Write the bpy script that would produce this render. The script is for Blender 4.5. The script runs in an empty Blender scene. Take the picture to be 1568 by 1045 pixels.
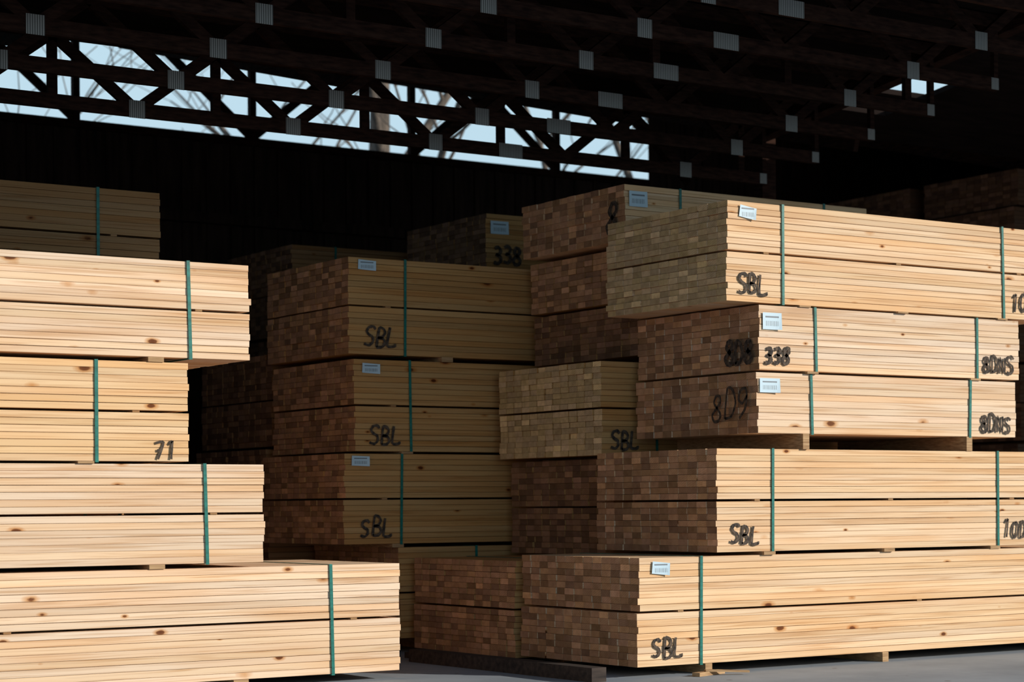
import bpy, math, random
from mathutils import Vector, Matrix

random.seed(7)
scene = bpy.context.scene
scene.view_settings.view_transform = 'Standard'

# ------------------------------------------------------------------ materials
def new_mat(name):
    m = bpy.data.materials.new(name); m.use_nodes = True
    nt = m.node_tree
    b = nt.nodes["Principled BSDF"]
    return m, nt, nt.nodes, nt.links, b

def ramp(nodes, stops):
    r = nodes.new("ShaderNodeValToRGB")
    e = r.color_ramp.elements
    e[0].position, e[0].color = stops[0][0], (*stops[0][1], 1)
    e[1].position, e[1].color = stops[1][0], (*stops[1][1], 1)
    for p, c in stops[2:]:
        n = e.new(p); n.color = (*c, 1)
    return r

def mixc(nodes, links, typ, fac, a, b):
    m = nodes.new("ShaderNodeMix"); m.data_type = 'RGBA'; m.blend_type = typ
    if isinstance(fac, float): m.inputs[0].default_value = fac
    else: links.new(fac, m.inputs[0])
    if isinstance(a, tuple): m.inputs[6].default_value = (*a, 1)
    else: links.new(a, m.inputs[6])
    if isinstance(b, tuple): m.inputs[7].default_value = (*b, 1)
    else: links.new(b, m.inputs[7])
    return m.outputs[2]

def wood_side():
    m, nt, N, L, b = new_mat("lumber_side")
    tc = N.new("ShaderNodeTexCoord")
    at = N.new("ShaderNodeAttribute"); at.attribute_name = "col"
    rn = N.new("ShaderNodeAttribute"); rn.attribute_name = "rnd"
    off = N.new("ShaderNodeVectorMath"); off.operation = 'SCALE'; off.inputs[3].default_value = 37.0
    L.new(rn.outputs["Vector"], off.inputs[0])
    add = N.new("ShaderNodeVectorMath"); add.operation = 'ADD'
    L.new(tc.outputs["Object"], add.inputs[0]); L.new(off.outputs[0], add.inputs[1])
    sc = N.new("ShaderNodeVectorMath"); sc.operation = 'MULTIPLY'; sc.inputs[1].default_value = (1.3, 75, 75)
    L.new(add.outputs[0], sc.inputs[0])
    n1 = N.new("ShaderNodeTexNoise"); n1.inputs["Scale"].default_value = 1.0; n1.inputs["Detail"].default_value = 5
    n1.inputs["Distortion"].default_value = 0.8
    L.new(sc.outputs[0], n1.inputs["Vector"])
    r1 = ramp(N, [(0.3, (0.70, 0.56, 0.42)), (0.52, (1, 1, 1)), (0.75, (1.0, 0.95, 0.87))])
    L.new(n1.outputs["Fac"], r1.inputs[0])
    c = mixc(N, L, 'MULTIPLY', 0.8, at.outputs["Color"], r1.outputs[0])
    sc2 = N.new("ShaderNodeVectorMath"); sc2.operation = 'MULTIPLY'; sc2.inputs[1].default_value = (0.9, 6, 6)
    L.new(add.outputs[0], sc2.inputs[0])
    n2 = N.new("ShaderNodeTexNoise"); n2.inputs["Scale"].default_value = 1.0; n2.inputs["Detail"].default_value = 2
    L.new(sc2.outputs[0], n2.inputs["Vector"])
    r2 = ramp(N, [(0.35, (0.94, 0.80, 0.66)), (0.6, (1, 1, 1))])
    L.new(n2.outputs["Fac"], r2.inputs[0])
    c = mixc(N, L, 'MULTIPLY', 0.85, c, r2.outputs[0])
    vs = N.new("ShaderNodeVectorMath"); vs.operation = 'MULTIPLY'; vs.inputs[1].default_value = (3.4, 7.2, 7.2)
    L.new(add.outputs[0], vs.inputs[0])
    nd = N.new("ShaderNodeTexNoise"); nd.inputs["Scale"].default_value = 30
    L.new(add.outputs[0], nd.inputs["Vector"])
    v = N.new("ShaderNodeTexVoronoi"); v.inputs["Scale"].default_value = 1.0
    L.new(vs.outputs[0], v.inputs["Vector"])
    sepc = N.new("ShaderNodeSeparateColor"); L.new(v.outputs["Color"], sepc.inputs[0])
    mr = N.new("ShaderNodeMapRange"); mr.inputs[3].default_value = 0.75; mr.inputs[4].default_value = 2.4
    L.new(sepc.outputs[0], mr.inputs[0])
    mm = N.new("ShaderNodeMath"); mm.operation = 'MULTIPLY'
    L.new(v.outputs["Distance"], mm.inputs[0]); L.new(mr.outputs[0], mm.inputs[1])
    ma = N.new("ShaderNodeMath"); ma.operation = 'MULTIPLY_ADD'; ma.inputs[1].default_value = 0.05
    L.new(nd.outputs["Fac"], ma.inputs[0]); L.new(mm.outputs[0], ma.inputs[2])
    rk = ramp(N, [(0.0, (0.13, 0.05, 0.025)), (0.22, (1, 1, 1)), (0.105, (0.22, 0.1, 0.045)), (0.135, (0.78, 0.57, 0.38))])
    L.new(ma.outputs[0], rk.inputs[0])
    c = mixc(N, L, 'MULTIPLY', 1.0, c, rk.outputs[0])
    L.new(c, b.inputs["Base Color"])
    b.inputs["Roughness"].default_value = 0.7
    b.inputs["Specular IOR Level"].default_value = 0.15
    bp = N.new("ShaderNodeBump"); bp.inputs["Strength"].default_value = 0.25; bp.inputs["Distance"].default_value = 0.002
    L.new(n1.outputs["Fac"], bp.inputs["Height"]); L.new(bp.outputs[0], b.inputs["Normal"])
    return m

def wood_end():
    m, nt, N, L, b = new_mat("lumber_end_grain")
    tc = N.new("ShaderNodeTexCoord")
    at = N.new("ShaderNodeAttribute"); at.attribute_name = "col"
    rn = N.new("ShaderNodeAttribute"); rn.attribute_name = "rnd"
    off = N.new("ShaderNodeVectorMath"); off.operation = 'SCALE'; off.inputs[3].default_value = 0.6
    L.new(rn.outputs["Vector"], off.inputs[0])
    add = N.new("ShaderNodeVectorMath"); add.operation = 'ADD'
    L.new(tc.outputs["Object"], add.inputs[0]); L.new(off.outputs[0], add.inputs[1])
    w = N.new("ShaderNodeTexWave"); w.wave_type = 'RINGS'; w.rings_direction = 'X'
    w.inputs["Scale"].default_value = 26; w.inputs["Distortion"].default_value = 1.5
    L.new(add.outputs[0], w.inputs["Vector"])
    r1 = ramp(N, [(0.0, (0.82, 0.78, 0.74)), (1.0, (1, 1, 1))])
    L.new(w.outputs["Fac"], r1.inputs[0])
    n = N.new("ShaderNodeTexNoise"); n.inputs["Scale"].default_value = 25; n.inputs["Detail"].default_value = 4
    L.new(add.outputs[0], n.inputs["Vector"])
    r2 = ramp(N, [(0.3, (0.74, 0.7, 0.66)), (0.6, (1, 1, 1))])
    L.new(n.outputs["Fac"], r2.inputs[0])
    c = mixc(N, L, 'MULTIPLY', 0.7, at.outputs["Color"], r1.outputs[0])
    c = mixc(N, L, 'MULTIPLY', 0.8, c, r2.outputs[0])
    L.new(c, b.inputs["Base Color"]); b.inputs["Roughness"].default_value = 0.85
    b.inputs["Specular IOR Level"].default_value = 0.1
    return m

def noisy(name, c1, c2, scale=(1, 1, 1), nscale=4.0, rough=0.8, bump=0.0, spec=0.3):
    m, nt, N, L, b = new_mat(name)
    tc = N.new("ShaderNodeTexCoord")
    sc = N.new("ShaderNodeVectorMath"); sc.operation = 'MULTIPLY'; sc.inputs[1].default_value = scale
    L.new(tc.outputs["Object"], sc.inputs[0])
    n = N.new("ShaderNodeTexNoise"); n.inputs["Scale"].default_value = nscale; n.inputs["Detail"].default_value = 6
    L.new(sc.outputs[0], n.inputs["Vector"])
    r = ramp(N, [(0.32, c1), (0.68, c2)])
    L.new(n.outputs["Fac"], r.inputs[0]); L.new(r.outputs[0], b.inputs["Base Color"])
    b.inputs["Roughness"].default_value = rough; b.inputs["Specular IOR Level"].default_value = spec
    if bump:
        bp = N.new("ShaderNodeBump"); bp.inputs["Strength"].default_value = bump
        L.new(n.outputs["Fac"], bp.inputs["Height"]); L.new(bp.outputs[0], b.inputs["Normal"])
    return m

M_SIDE = wood_side(); M_END = wood_end()
M_STRAP = noisy("green_strap", (0.006, 0.11, 0.09), (0.014, 0.20, 0.165), (1, 1, 8), 6, 0.35)
M_INK = noisy("spray_ink", (0.014, 0.012, 0.012), (0.12, 0.085, 0.06), (1, 1, 1), 45, 0.8)
M_SPACER = noisy("spacer_wood", (0.30, 0.17, 0.08), (0.55, 0.36, 0.19), (1, 3, 20), 6, 0.8)
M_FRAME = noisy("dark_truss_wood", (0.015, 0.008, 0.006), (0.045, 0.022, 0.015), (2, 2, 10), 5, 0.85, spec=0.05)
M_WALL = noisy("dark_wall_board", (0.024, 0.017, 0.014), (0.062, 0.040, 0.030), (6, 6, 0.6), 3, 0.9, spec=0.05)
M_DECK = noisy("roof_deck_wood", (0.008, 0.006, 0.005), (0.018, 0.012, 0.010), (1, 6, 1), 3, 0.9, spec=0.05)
M_BEAM = noisy("weathered_timber", (0.025, 0.02, 0.018), (0.07, 0.05, 0.04), (1, 8, 8), 4, 0.9)
M_BARK = noisy("tree_bark", (0.06, 0.05, 0.04), (0.17, 0.13, 0.10), (3, 3, 1), 5, 0.9)

def concrete():
    m, nt, N, L, b = new_mat("concrete_floor")
    tc = N.new("ShaderNodeTexCoord")
    n = N.new("ShaderNodeTexNoise"); n.inputs["Scale"].default_value = 0.9; n.inputs["Detail"].default_value = 9
    n.inputs["Roughness"].default_value = 0.65
    L.new(tc.outputs["Object"], n.inputs["Vector"])
    r = ramp(N, [(0.3, (0.20, 0.235, 0.275)), (0.7, (0.34, 0.385, 0.44))])
    L.new(n.outputs["Fac"], r.inputs[0])
    v = N.new("ShaderNodeTexVoronoi"); v.inputs["Scale"].default_value = 4.0
    L.new(tc.outputs["Object"], v.inputs["Vector"])
    r2 = ramp(N, [(0.05, (0.35, 0.27, 0.2)), (0.09, (1, 1, 1))])
    L.new(v.outputs["Distance"], r2.inputs[0])
    c = mixc(N, L, 'MULTIPLY', 0.8, r.outputs[0], r2.outputs[0])
    L.new(c, b.inputs["Base Color"]); b.inputs["Roughness"].default_value = 0.8
    n3 = N.new("ShaderNodeTexNoise"); n3.inputs["Scale"].default_value = 60
    L.new(tc.outputs["Object"], n3.inputs["Vector"])
    bp = N.new("ShaderNodeBump"); bp.inputs["Strength"].default_value = 0.15
    L.new(n3.outputs["Fac"], bp.inputs["Height"]); L.new(bp.outputs[0], b.inputs["Normal"])
    return m
M_CONC = concrete()

def plate_mat():
    m, nt, N, L, b = new_mat("galvanized_plate")
    tc = N.new("ShaderNodeTexCoord")
    w = N.new("ShaderNodeTexWave"); w.bands_direction = 'X'; w.inputs["Scale"].default_value = 22
    L.new(tc.outputs["Object"], w.inputs["Vector"])
    r = ramp(N, [(0.25, (0.09, 0.095, 0.09)), (0.6, (0.34, 0.35, 0.32))])
    L.new(w.outputs["Fac"], r.inputs[0]); L.new(r.outputs[0], b.inputs["Base Color"])
    b.inputs["Metallic"].default_value = 0.1; b.inputs["Roughness"].default_value = 0.5
    return m
M_PLATE = plate_mat()

def tag_mat():
    m, nt, N, L, b = new_mat("paper_tag")
    tc = N.new("ShaderNodeTexCoord")
    sx = N.new("ShaderNodeSeparateXYZ"); L.new(tc.outputs["Generated"], sx.inputs[0])
    w = N.new("ShaderNodeTexNoise"); w.noise_dimensions = '1D'; w.inputs["Scale"].default_value = 34; w.inputs["Detail"].default_value = 1
    L.new(sx.outputs[0], w.inputs["W"])
    g = N.new("ShaderNodeMath"); g.operation = 'GREATER_THAN'; g.inputs[1].default_value = 0.52
    L.new(w.outputs["Fac"], g.inputs[0])
    a1 = N.new("ShaderNodeMath"); a1.operation = 'COMPARE'; a1.inputs[1].default_value = 0.36; a1.inputs[2].default_value = 0.15
    L.new(sx.outputs[2], a1.inputs[0])
    a2 = N.new("ShaderNodeMath"); a2.operation = 'COMPARE'; a2.inputs[1].default_value = 0.5; a2.inputs[2].default_value = 0.36
    L.new(sx.outputs[0], a2.inputs[0])
    m1 = N.new("ShaderNodeMath"); m1.operation = 'MULTIPLY'; L.new(g.outputs[0], m1.inputs[0]); L.new(a1.outputs[0], m1.inputs[1])
    m2 = N.new("ShaderNodeMath"); m2.operation = 'MULTIPLY'; L.new(m1.outputs[0], m2.inputs[0]); L.new(a2.outputs[0], m2.inputs[1])
    a3 = N.new("ShaderNodeMath"); a3.operation = 'COMPARE'; a3.inputs[1].default_value = 0.75; a3.inputs[2].default_value = 0.05
    L.new(sx.outputs[2], a3.inputs[0])
    m3 = N.new("ShaderNodeMath"); m3.operation = 'MULTIPLY'; L.new(a3.outputs[0], m3.inputs[0]); L.new(a2.outputs[0], m3.inputs[1])
    mx = N.new("ShaderNodeMath"); mx.operation = 'MAXIMUM'; L.new(m2.outputs[0], mx.inputs[0]); L.new(m3.outputs[0], mx.inputs[1])
    c = mixc(N, L, 'MIX', mx.outputs[0], (0.50, 0.66, 0.76), (0.14, 0.17, 0.2))
    L.new(c, b.inputs["Base Color"]); b.inputs["Roughness"].default_value = 0.5
    return m
M_TAG = tag_mat()

# ------------------------------------------------------------------ geometry helpers
class Geo:
    def __init__(s):
        s.v = []; s.f = []; s.mi = []; s.col = []; s.rnd = []
    def face(s, idx, mi=0, col=(1, 1, 1), rnd=(0, 0, 0)):
        s.f.append(idx); s.mi.append(mi); s.col.append(col); s.rnd.append(rnd)
    def box(s, a, b, mi=0):
        x0, y0, z0 = a; x1, y1, z1 = b
        o = len(s.v)
        s.v += [(x0, y0, z0), (x1, y0, z0), (x1, y1, z0), (x0, y1, z0), (x0, y0, z1), (x1, y0, z1), (x1, y1, z1), (x0, y1, z1)]
        for q in ((0, 3, 2, 1), (4, 5, 6, 7), (0, 1, 5, 4), (1, 2, 6, 5), (2, 3, 7, 6), (3, 0, 4, 7)):
            s.face(tuple(o + i for i in q), mi)
    def beam(s, p, q, w, h, side=Vector((0, 1, 0)), mi=0):
        p = Vector(p); q = Vector(q); d = (q - p).normalized()
        sd = (side - d * side.dot(d)).normalized(); u = d.cross(sd)
        o = len(s.v)
        for e in (p, q):
            for a, b in ((-1, -1), (1, -1), (1, 1), (-1, 1)):
                s.v.append(tuple(e + sd * a * w / 2 + u * b * h / 2))
        for f in ((0, 1, 2, 3), (7, 6, 5, 4), (0, 4, 5, 1), (1, 5, 6, 2), (2, 6, 7, 3), (3, 7, 4, 0)):
            s.face(tuple(o + i for i in f), mi)
    def board(s, x0, x1, yc, zc, w, h, cs, ce, rnd, ch=0.0035):
        o = len(s.v); a = w / 2; b = h / 2
        prof = [(-a + ch, -b), (a - ch, -b), (a, -b + ch), (a, b - ch), (a - ch, b), (-a + ch, b), (-a, b - ch), (-a, -b + ch)]
        for x in (x0, x1):
            for (y, z) in prof: s.v.append((x, yc + y, zc + z))
        for i in range(8):
            j = (i + 1) % 8
            s.face((o + i, o + 8 + i, o + 8 + j, o + j)[::-1], 0, cs, rnd)
        s.face(tuple(o + i for i in range(8))[::-1], 1, ce, rnd)
        s.face(tuple(o + 8 + i for i in range(8)), 1, ce, rnd)
    def obj(s, name, mats, parent=None, loc=(0, 0, 0), colors=False):
        me = bpy.data.meshes.new(name)
        me.from_pydata(s.v, [], s.f)
        for m in mats: me.materials.append(m)
        me.polygons.foreach_set("material_index", s.mi)
        if colors:
            for nm, src in (("col", s.col), ("rnd", s.rnd)):
                at = me.color_attributes.new(nm, 'FLOAT_COLOR', 'CORNER')
                buf = []
                for f, c in zip(s.f, src): buf.extend((c[0], c[1], c[2], 1.0) * len(f))
                at.data.foreach_set("color", buf)
        me.update()
        ob = bpy.data.objects.new(name, me)
        ob.location = loc
        scene.collection.objects.link(ob)
        if parent: ob.parent = parent
        return ob

def empty(name, loc):
    e = bpy.data.objects.new(name, None); e.location = loc; e.empty_display_size = 0.2
    scene.collection.objects.link(e); return e

GL = {
 'S': [[(.55, .85), (.4, 1), (.15, .95), (.05, .75), (.2, .58), (.45, .45), (.5, .2), (.3, .02), (.0, .1)]],
 'B': [[(.1, 0), (.12, 1), (.4, .95), (.5, .75), (.38, .55), (.12, .5), (.45, .45), (.58, .22), (.42, .02), (.1, 0)]],
 'L': [[(.12, 1), (.1, .05), (.55, .02), (.55, .15)]],
 'D': [[(.08, 0), (.1, 1), (.4, .92), (.58, .5), (.42, .08), (.08, 0)]],
 'N': [[(.05, 0), (.08, 1), (.5, .02), (.52, 1)]],
 '3': [[(.05, .9), (.3, 1), (.5, .8), (.4, .58), (.2, .52), (.45, .45), (.55, .22), (.35, .0), (.05, .08)]],
 '8': [[(.3, .52), (.1, .72), (.2, .97), (.42, .95), (.48, .72), (.3, .52), (.05, .25), (.2, .0), (.45, .02), (.55, .25), (.3, .52)]],
 '9': [[(.5, .75), (.3, .5), (.08, .65), (.15, .95), (.4, 1), (.5, .75), (.45, .3), (.2, 0)]],
 '1': [[(.1, .8), (.28, 1), (.28, 0)]],
 '0': [[(.3, 1), (.08, .75), (.08, .25), (.3, 0), (.52, .25), (.52, .75), (.3, 1)]],
 '7': [[(.0, .92), (.5, .98), (.2, 0)], [(.12, .5), (.42, .52)]],
}
def mark(txt, u0, v0, size, sw, plane, off, parent, slant=0.1, name="painted_mark"):
    g = Geo(); cu = u0
    rs = random.Random(txt + str(u0) + str(parent.location.x))
    n = 0
    slant = slant + rs.uniform(-.08, .1)
    for chx in txt:
        if chx == ' ': cu += size * .4; continue
        vj = rs.uniform(-.06, .06) * size; sj = rs.uniform(.9, 1.1)
        for pl in GL[chx]:
            pts = []
            for i in range(len(pl) - 1):
                p0 = pl[max(0, i - 1)]; p1 = pl[i]; p2 = pl[i + 1]; p3 = pl[min(len(pl) - 1, i + 2)]
                for k in range(4):
                    t = k / 4
                    q = []
                    for a in range(2):
                        m1 = (p2[a] - p0[a]) * .35; m2 = (p3[a] - p1[a]) * .35
                        q.append((2*t**3-3*t*t+1)*p1[a] + (t**3-2*t*t+t)*m1 + (-2*t**3+3*t*t)*p2[a] + (t**3-t*t)*m2)
                    pts.append(q)
            pts.append(list(pl[-1]))
            pts = [(cu + (p[0] + slant * p[1]) * size * sj, v0 + vj + p[1] * size * sj) for p in pts]
            L_, R_ = [], []
            for i, p in enumerate(pts):
                a = pts[max(0, i - 1)]; b = pts[min(len(pts) - 1, i + 1)]
                dx, dy = b[0] - a[0], b[1] - a[1]; l = math.hypot(dx, dy) or 1
                w = sw / 2 * rs.uniform(.8, 1.15)
                L_.append((p[0] - dy / l * w, p[1] + dx / l * w)); R_.append((p[0] + dy / l * w, p[1] - dx / l * w))
            o = len(g.v)
            dd = off + n * 0.0003; n += 1
            for (u, v) in L_ + R_:
                g.v.append((u, -dd, v) if plane == 'F' else (-dd, -u, v))
            k = len(pts)
            for i in range(k - 1):
                g.face((o + i, o + k + i, o + k + i + 1, o + i + 1))
        cu += size * .68
    return g.obj(name, [M_INK], parent)

def tag(parent, x, z, w=0.14, h=0.09, ang=-0.05):
    g = Geo(); nx = 6
    for j in range(2):
        for i in range(nx + 1):
            u = i / nx
            dx = u * w; dz = j * h
            y = -0.008 - 0.012 * (u ** 3) * (1 - j * .4)
            ca, sa = math.cos(ang), math.sin(ang)
            g.v.append((dx * ca - dz * sa, y, dx * sa + dz * ca))
    for i in range(nx):
        g.face((i, i + 1, nx + 2 + i, nx + 1 + i))
    return g.obj("paper_tag", [M_TAG], parent, (x, 0, z))

CREAM = (0.80, 0.585, 0.385); PALE = (0.79, 0.605, 0.44); GOLD_SHADED = (0.53, 0.315, 0.13); DIM = (0.36, 0.215, 0.105)  # last two tones: lumber with the rear rows' shade put into the colour
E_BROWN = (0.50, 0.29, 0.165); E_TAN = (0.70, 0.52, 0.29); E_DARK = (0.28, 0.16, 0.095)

def bundle(x, y, z, L, H, subs=(8, 8), side=CREAM, end=E_BROWN, gap=0.02, straps=(0.43,), tags=(), marks=(),
           spacers=None, W=1.18, yaw=0.0, evar=0.42):
    rnd = random.Random(int(x * 1000) * 31 + int(z * 1000) * 7 + int(y * 100))
    e = empty("lumber_bundle", (x, y, z)); e.rotation_euler = (0, 0, yaw)
    g = Geo()
    nl = sum(subs); sg = 0.011
    ph = (H - sg * (len(subs) - 1)) / nl
    nc = 13; pw = W / nc
    zz = 0
    for si, nsub in enumerate(subs):
        sub_dx = rnd.uniform(-.010, .010)
        for k in range(nsub):
            lay_dx = rnd.uniform(-.004, .004)
            gapk = rnd.choice((.0008, .0012, .0016, .0022, .003))
            for j in range(nc):
                s = rnd.gauss(0, .055) + 1
                warm = rnd.uniform(-.04, .07)
                cs = (min(.95, side[0] * s), side[1] * (s - warm * .6), side[2] * (s - warm * 1.8))
                t = 1 + rnd.uniform(-evar, evar) + (0.45 if rnd.random() < .1 else 0)
                ce = (end[0] * t, end[1] * t, end[2] * t * rnd.uniform(.9, 1.1))
                dx0 = sub_dx + lay_dx + rnd.gauss(0, .0035); dx1 = rnd.gauss(0, .004)
                dy = rnd.uniform(-.001, .001) + (rnd.uniform(-.002, .002) if j == 0 else 0)
                g.board(dx0, L + dx1, pw * (j + .5) + dy, zz + ph * (k + .5), pw - .0032, ph - gapk, cs, ce,
                        (rnd.random(), rnd.random(), rnd.random()), ch=0.0016)
        zz += ph * nsub
        if si < len(subs) - 1:
            for q in (0.3, L * .5, L - .3):
                g.board(q - .02, q + .02, W / 2, zz + sg / 2, W + .006, sg, DIM, DIM, (rnd.random(),) * 3, ch=.001)
            zz += sg
    g.obj("boards", [M_SIDE, M_END], e, colors=True)
    for i, sx in enumerate(straps):
        s = Geo(); w = .0095; o = .0062; t = .0015
        zt = H
        lean = rnd.uniform(-.006, .006)
        s.beam((sx - lean, -o, -o), (sx + lean, -o, zt + .004), t, 2 * w, side=Vector((0, 1, 0)))
        s.box((sx + lean - w, -o, zt + .001), (sx + lean + w, W + o, zt + .0035))
        s.box((sx - w, W + o - t, -.003), (sx + w, W + o, zt + .003))
        s.box((sx - w, -o, -.004), (sx + w, W + o, -.0015))
        s.obj("strap", [M_STRAP], e)
    if gap > 0:
        for q in (spacers if spacers is not None else (0.4, L * .5, L - .4)):
            s = Geo()
            ww = 0.089 if gap < .06 else 0.05
            s.box((q - ww / 2, -.012 + rnd.uniform(-.01, .008), -gap + .0005), (q + ww / 2, W + .01, -.0005))
            s.obj("spacer", [M_SPACER], e)
    for t in tags: tag(e, *t)
    for mk in marks:
        mark(mk[0], mk[1], mk[2], mk[3], mk[4], mk[5], 0.0075 if mk[5] == 'F' else 0.02, e)
    return e

# ------------------------------------------------------------------ right front stack
YR = 9.025
bundle(6.85, YR, .06, 4.4, .62, side=CREAM, gap=.06, spacers=(0.5, 1.9, 3.9), tags=((.09, .53, .12, .07, -.1),),
       marks=(("SBL", .09, .05, .11, .017, 'F'),), straps=(.45, 3.9))
bundle(7.43, YR, .70, 2.76, .607, side=CREAM, gap=.02, spacers=(.38, 1.35, 2.3), straps=(.42, 2.33),
       marks=(("SBL", .09, .05, .11, .018, 'F'), ("10DNS", 2.37, .05, .11, .017, 'F')))
bundle(7.733, YR, 1.40, 2.2, .36, (9,), side=PALE, gap=.093, spacers=(.37, 1.77), straps=(.43, 1.78), tags=((.02, .24, .15, .085, 0),),
       marks=(("8DNS", 1.87, .03, .105, .018, 'F'), ("8D9", -.40, .09, .17, .018, 'E')))
bundle(7.76, YR, 1.774, 2.21, .385, (10,), side=PALE, gap=.014, spacers=(.4, 1.8), straps=(.44, 1.82), tags=((.02, .24, .14, .1, 0),),
       marks=(("338", .03, .04, .1, .022, 'F'), ("8DNS", 1.87, .04, .105, .018, 'F'), ("8D8", -.30, .05, .13, .03, 'E')))
bundle(7.514, YR, 2.17, 2.76, .59, side=CREAM, end=E_TAN, gap=.011, spacers=(.6, 1.4, 2.3), straps=(.43, 2.31), tags=((.09, .50, .12, .07, -.15),),
       marks=(("SBL", .08, .05, .11, .017, 'F'), ("10DNS", 2.38, .05, .11, .017, 'F')), evar=.2)
# ------------------------------------------------------------------ row behind the right stack
YB = 10.27
bundle(6.84, YB, .04, 3.6, .60, gap=.04, side=GOLD_SHADED, W=1.21)
bundle(7.6, YB, .66, 3.2, .62, gap=.02, side=GOLD_SHADED, end=E_DARK)
bundle(7.518, YB, 1.30, 3.0, .60, gap=.02, side=GOLD_SHADED, end=E_TAN, evar=.2, marks=(("SBL", .06, .04, .11, .02, 'F'),))
bundle(7.80, YB, 1.945, 2.2, .335, (9,), gap=.045, side=GOLD_SHADED, end=E_DARK)
bundle(7.78, YB, 2.30, 2.2, .345, (9,), gap=.02, side=GOLD_SHADED)
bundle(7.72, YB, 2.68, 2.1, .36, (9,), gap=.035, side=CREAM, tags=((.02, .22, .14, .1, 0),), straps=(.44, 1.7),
       marks=(("8", -.2, .05, .2, .03, 'E'),))
# ------------------------------------------------------------------ middle stack
YM = 11.55
ms = (("SBL", .11, .05, .12, .019, 'F'),)
bundle(6.757, YM, .10, 3.66, .61, gap=.10, side=GOLD_SHADED, straps=(.62,))
bundle(6.356, YM, .735, 3.66, .60, gap=.025, side=GOLD_SHADED, tags=((.05, .52, .13, .065, -.03),), marks=ms)
bundle(6.43, YM, 1.35, 3.66, .61, gap=.015, side=GOLD_SHADED, tags=((.06, .52, .13, .065, -.05),), marks=ms)
bundle(6.395, YM, 1.993, 3.66, .64, gap=.033, side=GOLD_SHADED, tags=((.07, .56, .13, .065, -.05),), marks=ms, spacers=(.75, 2.0, 3.2))
for z, hh in ((.1, .64), (.76, .64), (1.42, .66)):
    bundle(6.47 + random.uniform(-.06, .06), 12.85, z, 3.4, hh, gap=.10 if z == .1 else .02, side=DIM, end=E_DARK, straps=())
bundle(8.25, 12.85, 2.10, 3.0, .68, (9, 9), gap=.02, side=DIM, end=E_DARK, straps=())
bundle(8.327, 12.85, 2.81, 3.0, .415, (11,), gap=.03, side=GOLD_SHADED, end=E_DARK, straps=(), tags=((.03, .26, .16, .1, 0),), marks=(("338", .05, .04, .13, .028, 'F'),))
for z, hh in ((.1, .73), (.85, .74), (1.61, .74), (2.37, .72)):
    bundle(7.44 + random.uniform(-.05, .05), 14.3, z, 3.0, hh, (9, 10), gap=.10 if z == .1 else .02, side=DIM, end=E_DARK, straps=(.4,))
# ------------------------------------------------------------------ left front stack
YL = 9.85; LL = 3.6
bundle(5.771 - 4.6, YL, .05, 4.6, .61, side=PALE, gap=.05, straps=(1.0, 4.16), spacers=(.5, 2.1, 3.6))
bundle(4.917 - LL, YL, .685, LL, .533, (7, 7), side=PALE, gap=.025, straps=(.4, LL - .345), spacers=(.5, 1.8, 2.97))
bundle(4.476 - LL, YL, 1.231, LL, .526, (7, 7), side=(.77, .545, .33), gap=.013, straps=(.4, LL - .52), spacers=(.5, 1.8, 3.02),
       marks=(("71", LL - .2, .015, .1, .015, 'F'),))
bundle(4.839 - LL, YL, 1.783, LL, .518, (7, 7), side=PALE, gap=.026, straps=(.4, LL - .355), spacers=(.5, 1.8, 3.05))
YLB = 11.3
for z in (.1, .66, 1.22, 1.78):
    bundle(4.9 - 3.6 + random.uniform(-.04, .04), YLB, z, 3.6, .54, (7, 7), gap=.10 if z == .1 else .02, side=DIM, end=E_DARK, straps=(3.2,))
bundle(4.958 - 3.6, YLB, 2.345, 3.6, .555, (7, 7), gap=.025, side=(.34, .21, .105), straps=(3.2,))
for yy in (12.6, 13.95):  # far right stacks, lumber colours darkened to stand in for shade
    for i in range(5):
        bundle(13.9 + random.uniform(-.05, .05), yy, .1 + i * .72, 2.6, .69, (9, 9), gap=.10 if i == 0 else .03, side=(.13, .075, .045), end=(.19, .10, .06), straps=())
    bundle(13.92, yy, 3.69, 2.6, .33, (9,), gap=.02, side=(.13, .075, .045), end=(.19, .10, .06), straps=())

# ------------------------------------------------------------------ timber on the floor
g = Geo(); g.beam((6.53, 8.97, .04), (6.50, 10.9, .04), .10, .08, side=Vector((1, 0, 0)))
g.beam((6.66, 9.6, .02), (6.64, 11.2, .02), .09, .038, side=Vector((1, 0, 0)))
g.obj("floor_timber", [M_BEAM])
g = Geo()
g.beam((7.16, 8.9, .012), (7.42, 8.99, .012), .05, .022, side=Vector((0, 1, 0)))
g.beam((7.25, 8.93, .030), (7.5, 8.84, .018), .03, .012, side=Vector((0, 1, 0)))
g.obj("broken_lath", [M_SPACER])

# ------------------------------------------------------------------ shed
def zc(Y): return 5.118 - .128 * Y
TD = .49
def zdeck(Y): return zc(Y) + TD
g = Geo(); g.box((-60, -60, -.2), (80, 80, 0)); g.obj("floor", [M_CONC])

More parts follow.
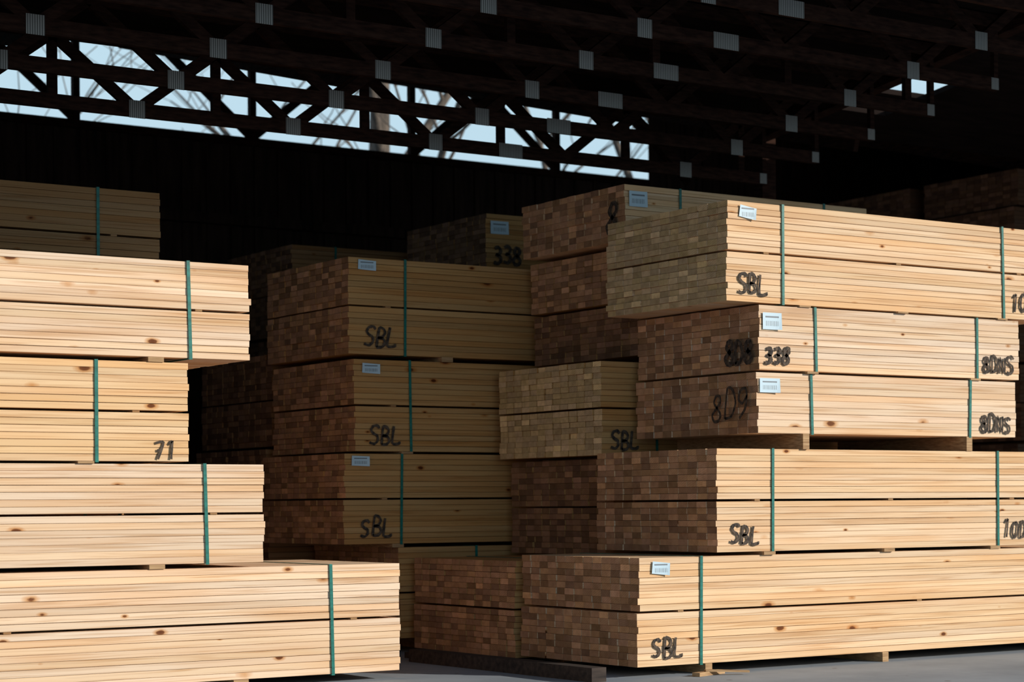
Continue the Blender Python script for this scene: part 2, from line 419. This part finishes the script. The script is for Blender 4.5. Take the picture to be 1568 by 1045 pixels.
XT0, XT1 = -2.2, 10.5
node = 1.13
for r in range(10):
    Y = 12.13 - .61 * r
    g = Geo(); zb = zc(Y)
    g.box((XT0, Y - .019, zb - .045), (XT1, Y + .019, zb + .045))
    g.box((XT0, Y - .019, zb + TD - .09), (XT1, Y + .019, zb + TD - .01))
    x = 7.42 - node * 8
    while x < XT1 - .3:
        if x > XT0:
            xm = x + node / 2
            g.beam((x, Y, zb), (xm, Y, zb + TD - .06), .036, .07)
            if xm + node / 2 < XT1: g.beam((x + node, Y, zb), (xm, Y, zb + TD - .06), .036, .07)
            if abs(x - 8.55) > .1:
                g.box((x - .055, Y - .0225, zb - .055), (x + .055, Y - .0195, zb + .06), 1)
            if r % 3 == 0: g.box((xm - .03, Y - .018, zb), (xm + .03, Y + .018, zb + TD - .06))
        x += node
    for sx in (8.06, 3.5, -.6):
        g.box((sx - .1, Y - .0235, zb - .05), (sx + .1, Y - .0205, zb + .05), 1)
    g.box((XT1 - .07, Y - .0235, zb - .04), (XT1, Y - .0205, zb + .04), 1)
    g.box((XT1 - .04, Y - .018, zb), (XT1, Y + .018, zb + TD - .05))
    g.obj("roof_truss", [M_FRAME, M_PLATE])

g = Geo(); g.beam((10.57, 6.3, zc(6.3) + .41), (10.57, 12.25, zc(12.25) + .41), .12, .13, side=Vector((1, 0, 0)))
g.obj("roof_beam", [M_FRAME])
g = Geo(); g.box((10.50, 12.16, 0), (10.64, 12.27, zc(12.2) + .35))
g.obj("support_post", [M_FRAME])

def deck_piece(g, x0, x1, y0, y1, f):
    o = len(g.v); t = .04
    for (x, y) in ((x0, y0), (x1, y0), (x1, y1), (x0, y1)): g.v.append((x, y, f(y)))
    for (x, y) in ((x0, y0), (x1, y0), (x1, y1), (x0, y1)): g.v.append((x, y, f(y) + t))
    for q in ((0, 3, 2, 1), (4, 5, 6, 7), (0, 1, 5, 4), (1, 2, 6, 5), (2, 3, 7, 6), (3, 0, 4, 7)):
        g.face(tuple(o + i for i in q))
XW0, XW1, YF, YV, YW = -4.0, 17.0, 6.1, 12.3, 16.6
zb_ = lambda y: zdeck(YV) + (5.18 - zdeck(YV)) * (y - YV) / (YW - YV)
g = Geo()
hx0, hx1, hy0, hy1 = 10.85, 11.45, 10.95, 11.75
deck_piece(g, XW0, hx0, YF, YV, zdeck); deck_piece(g, hx1, XW1, YF, YV, zdeck)
deck_piece(g, hx0, hx1, YF, hy0, zdeck); deck_piece(g, hx0, hx1, hy1, YV, zdeck)
deck_piece(g, hx0, hx1, hy0 + .36, hy0 + .5, zdeck)
deck_piece(g, XW0, XW1, YV, YW + .3, zb_)
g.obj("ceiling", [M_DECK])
g = Geo(); g.box((XW0, YF - .05, 4.19), (XW1, YF, zdeck(YF) + .04)); g.obj("shade_fascia_1", [M_FRAME])  # unseen front fascia, added and hung low to set the eave shadow line

def plank_wall(name, p0, p1, z0, ztop, inward, step=.24):
    p0 = Vector((*p0, 0)); p1 = Vector((*p1, 0)); d = (p1 - p0); L = d.length; d.normalize()
    g = Geo(); n = int(L / step); rs = random.Random(name)
    up = Vector((0, 0, 1)); inn = Vector((*inward, 0))
    for i in range(n + 1):
        a = i * step; b = min(L, a + step)
        if b - a < .02: continue
        zt = ztop((a + b) / 2) if callable(ztop) else ztop
        c = p0 + d * (a + b) / 2
        g.beam(c + up * z0 - inn * (.02 + rs.uniform(0, .006)), c + up * zt - inn * .02, b - a, .03, side=d)
        c2 = p0 + d * a
        g.beam(c2 + up * z0 + inn * .006, c2 + up * zt + inn * .006, .05, .018, side=d)
    for e in (p0, p1):
        g.beam(e + up * z0, e + up * (ztop(L - .01) if e is p1 else ztop(.01)), .16, .16, side=d)
    for z in (1.2, 2.4, 3.6):
        g.beam(p0 + up * z + inn * .06, p1 + up * z + inn * .06, .09, .09, side=up)
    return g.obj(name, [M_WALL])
XO = 12.75
plank_wall("wall_back", (XW0, YW), (XW1, YW), 0, lambda s: 4.33 if XW0 + s < XO else 5.14, (0, -1))
sl = lambda s: zdeck(YF + s) + .02 if YF + s < YV else zb_(YF + s) + .02
plank_wall("wall_right", (XW1, YF), (XW1, YW), 0, sl, (-1, 0))
plank_wall("wall_left", (XW0, YF), (XW0, YW), 0, sl, (1, 0))
g = Geo()
g.box((XW0, YW - .06, 4.30), (XO, YW + .04, 4.37)); g.box((XW0, YW - .06, 5.08), (XW1, YW + .04, 5.17))
x = XW0 + .3; k = 0
while x < XO - .2:
    g.box((x - .03, YW - .03, 4.35), (x + .03, YW + .03, 5.1))
    if k % 3 != 0: g.beam((x, YW, 4.38), (x + .85, YW, 5.08), .04, .075)
    if k % 3 != 1: g.beam((x + 1.7, YW, 4.38), (x + .85, YW, 5.08), .04, .075)
    x += 1.7; k += 1
g.obj("window_1", [M_FRAME])
for i in range(8):
    x = XW0 + 1.3 + i * 2.4
    g = Geo(); g.beam((x, YV + .05, zdeck(YV) - .05), (x, YW - .07, 5.18 - .09), .05, .11, side=Vector((1, 0, 0)))
    g.obj("roof_rafter", [M_FRAME])

# ------------------------------------------------------------------ bare trees outside
def tree(x, y, h, seed, r0=.16):
    rs = random.Random(seed)
    cu = bpy.data.curves.new("bare_tree", 'CURVE'); cu.dimensions = '3D'; cu.bevel_depth = 1.0; cu.bevel_resolution = 1
    def grow(p, d, l, r, lev):
        n = 5; pts = [(p.copy(), r)]
        q = p.copy(); dd = d.copy()
        for i in range(n):
            dd = (dd + Vector((rs.uniform(-.18, .18), rs.uniform(-.18, .18), rs.uniform(-.05, .12)))).normalized()
            q = q + dd * l / n; rr = r * (1 - .6 * (i + 1) / n)
            pts.append((q.copy(), rr))
            if lev < 3 and (i >= 1):
                for _ in range(2 if lev < 2 else 1):
                    a = rs.uniform(0, 6.283)
                    side = Vector((math.cos(a), math.sin(a), rs.uniform(.1, .8)))
                    nd = (dd * .6 + side * .8).normalized()
                    grow(q.copy(), nd, l * rs.uniform(.4, .6), rr * .5, lev + 1)
        sp = cu.splines.new('POLY'); sp.points.add(len(pts) - 1)
        for pt, (c, rr) in zip(sp.points, pts):
            pt.co = (*c, 1); pt.radius = max(rr, .006)
    grow(Vector((0, 0, 0)), Vector((rs.uniform(-.1, .1), 0, 1)), h, r0, 0)
    ob = bpy.data.objects.new("bare_tree", cu); ob.location = (x, y, 0); cu.materials.append(M_BARK)
    scene.collection.objects.link(ob)
tree(13.5, 24, 9, 1, .25); tree(17.0, 25, 9, 2, .22); tree(8.2, 27, 9.5, 3, .10)

# ------------------------------------------------------------------ light
w = bpy.data.worlds.new("World"); scene.world = w; w.use_nodes = True
N = w.node_tree.nodes; Lk = w.node_tree.links; bg = N["Background"]
tc = N.new("ShaderNodeTexCoord"); sx = N.new("ShaderNodeSeparateXYZ"); Lk.new(tc.outputs["Generated"], sx.inputs[0])
r = ramp(N, [(0.0, (0.56, 0.70, 0.78)), (0.6, (0.24, 0.36, 0.54)), (0.08, (0.60, 0.82, 0.95)), (0.24, (0.62, 0.86, 1.0)), (0.36, (0.34, 0.50, 0.68))])
Lk.new(sx.outputs[2], r.inputs[0]); Lk.new(r.outputs[0], bg.inputs[0]); bg.inputs[1].default_value = 0.86

sd = bpy.data.lights.new("sun", 'SUN'); sd.energy = 4.0; sd.angle = .01; sd.color = (1, .925, .82)
so = bpy.data.objects.new("sun", sd); scene.collection.objects.link(so)
so.rotation_euler = Vector((-.8, 1, -.45)).to_track_quat('-Z', 'Y').to_euler(); so.location = (10, -10, 12)

# ------------------------------------------------------------------ camera
cam = bpy.data.cameras.new("camera"); co = bpy.data.objects.new("camera", cam); scene.collection.objects.link(co)
cam.lens = 70.35; cam.sensor_width = 36; cam.shift_y = 253 / 1568; cam.clip_end = 300
cam.dof.use_dof = True; cam.dof.focus_distance = 11.4; cam.dof.aperture_fstop = 2.4
f = Vector((.5534, .8329, 0)).normalized(); rt = Vector((f.y, -f.x, 0)); up = Vector((0, 0, 1))
th = .008
r2 = rt * math.cos(th) - up * math.sin(th); u2 = up * math.cos(th) + rt * math.sin(th)
M = Matrix((( r2.x, u2.x, -f.x, 0), (r2.y, u2.y, -f.y, 0), (r2.z, u2.z, -f.z, .98), (0, 0, 0, 1)))
co.matrix_world = M
scene.camera = co
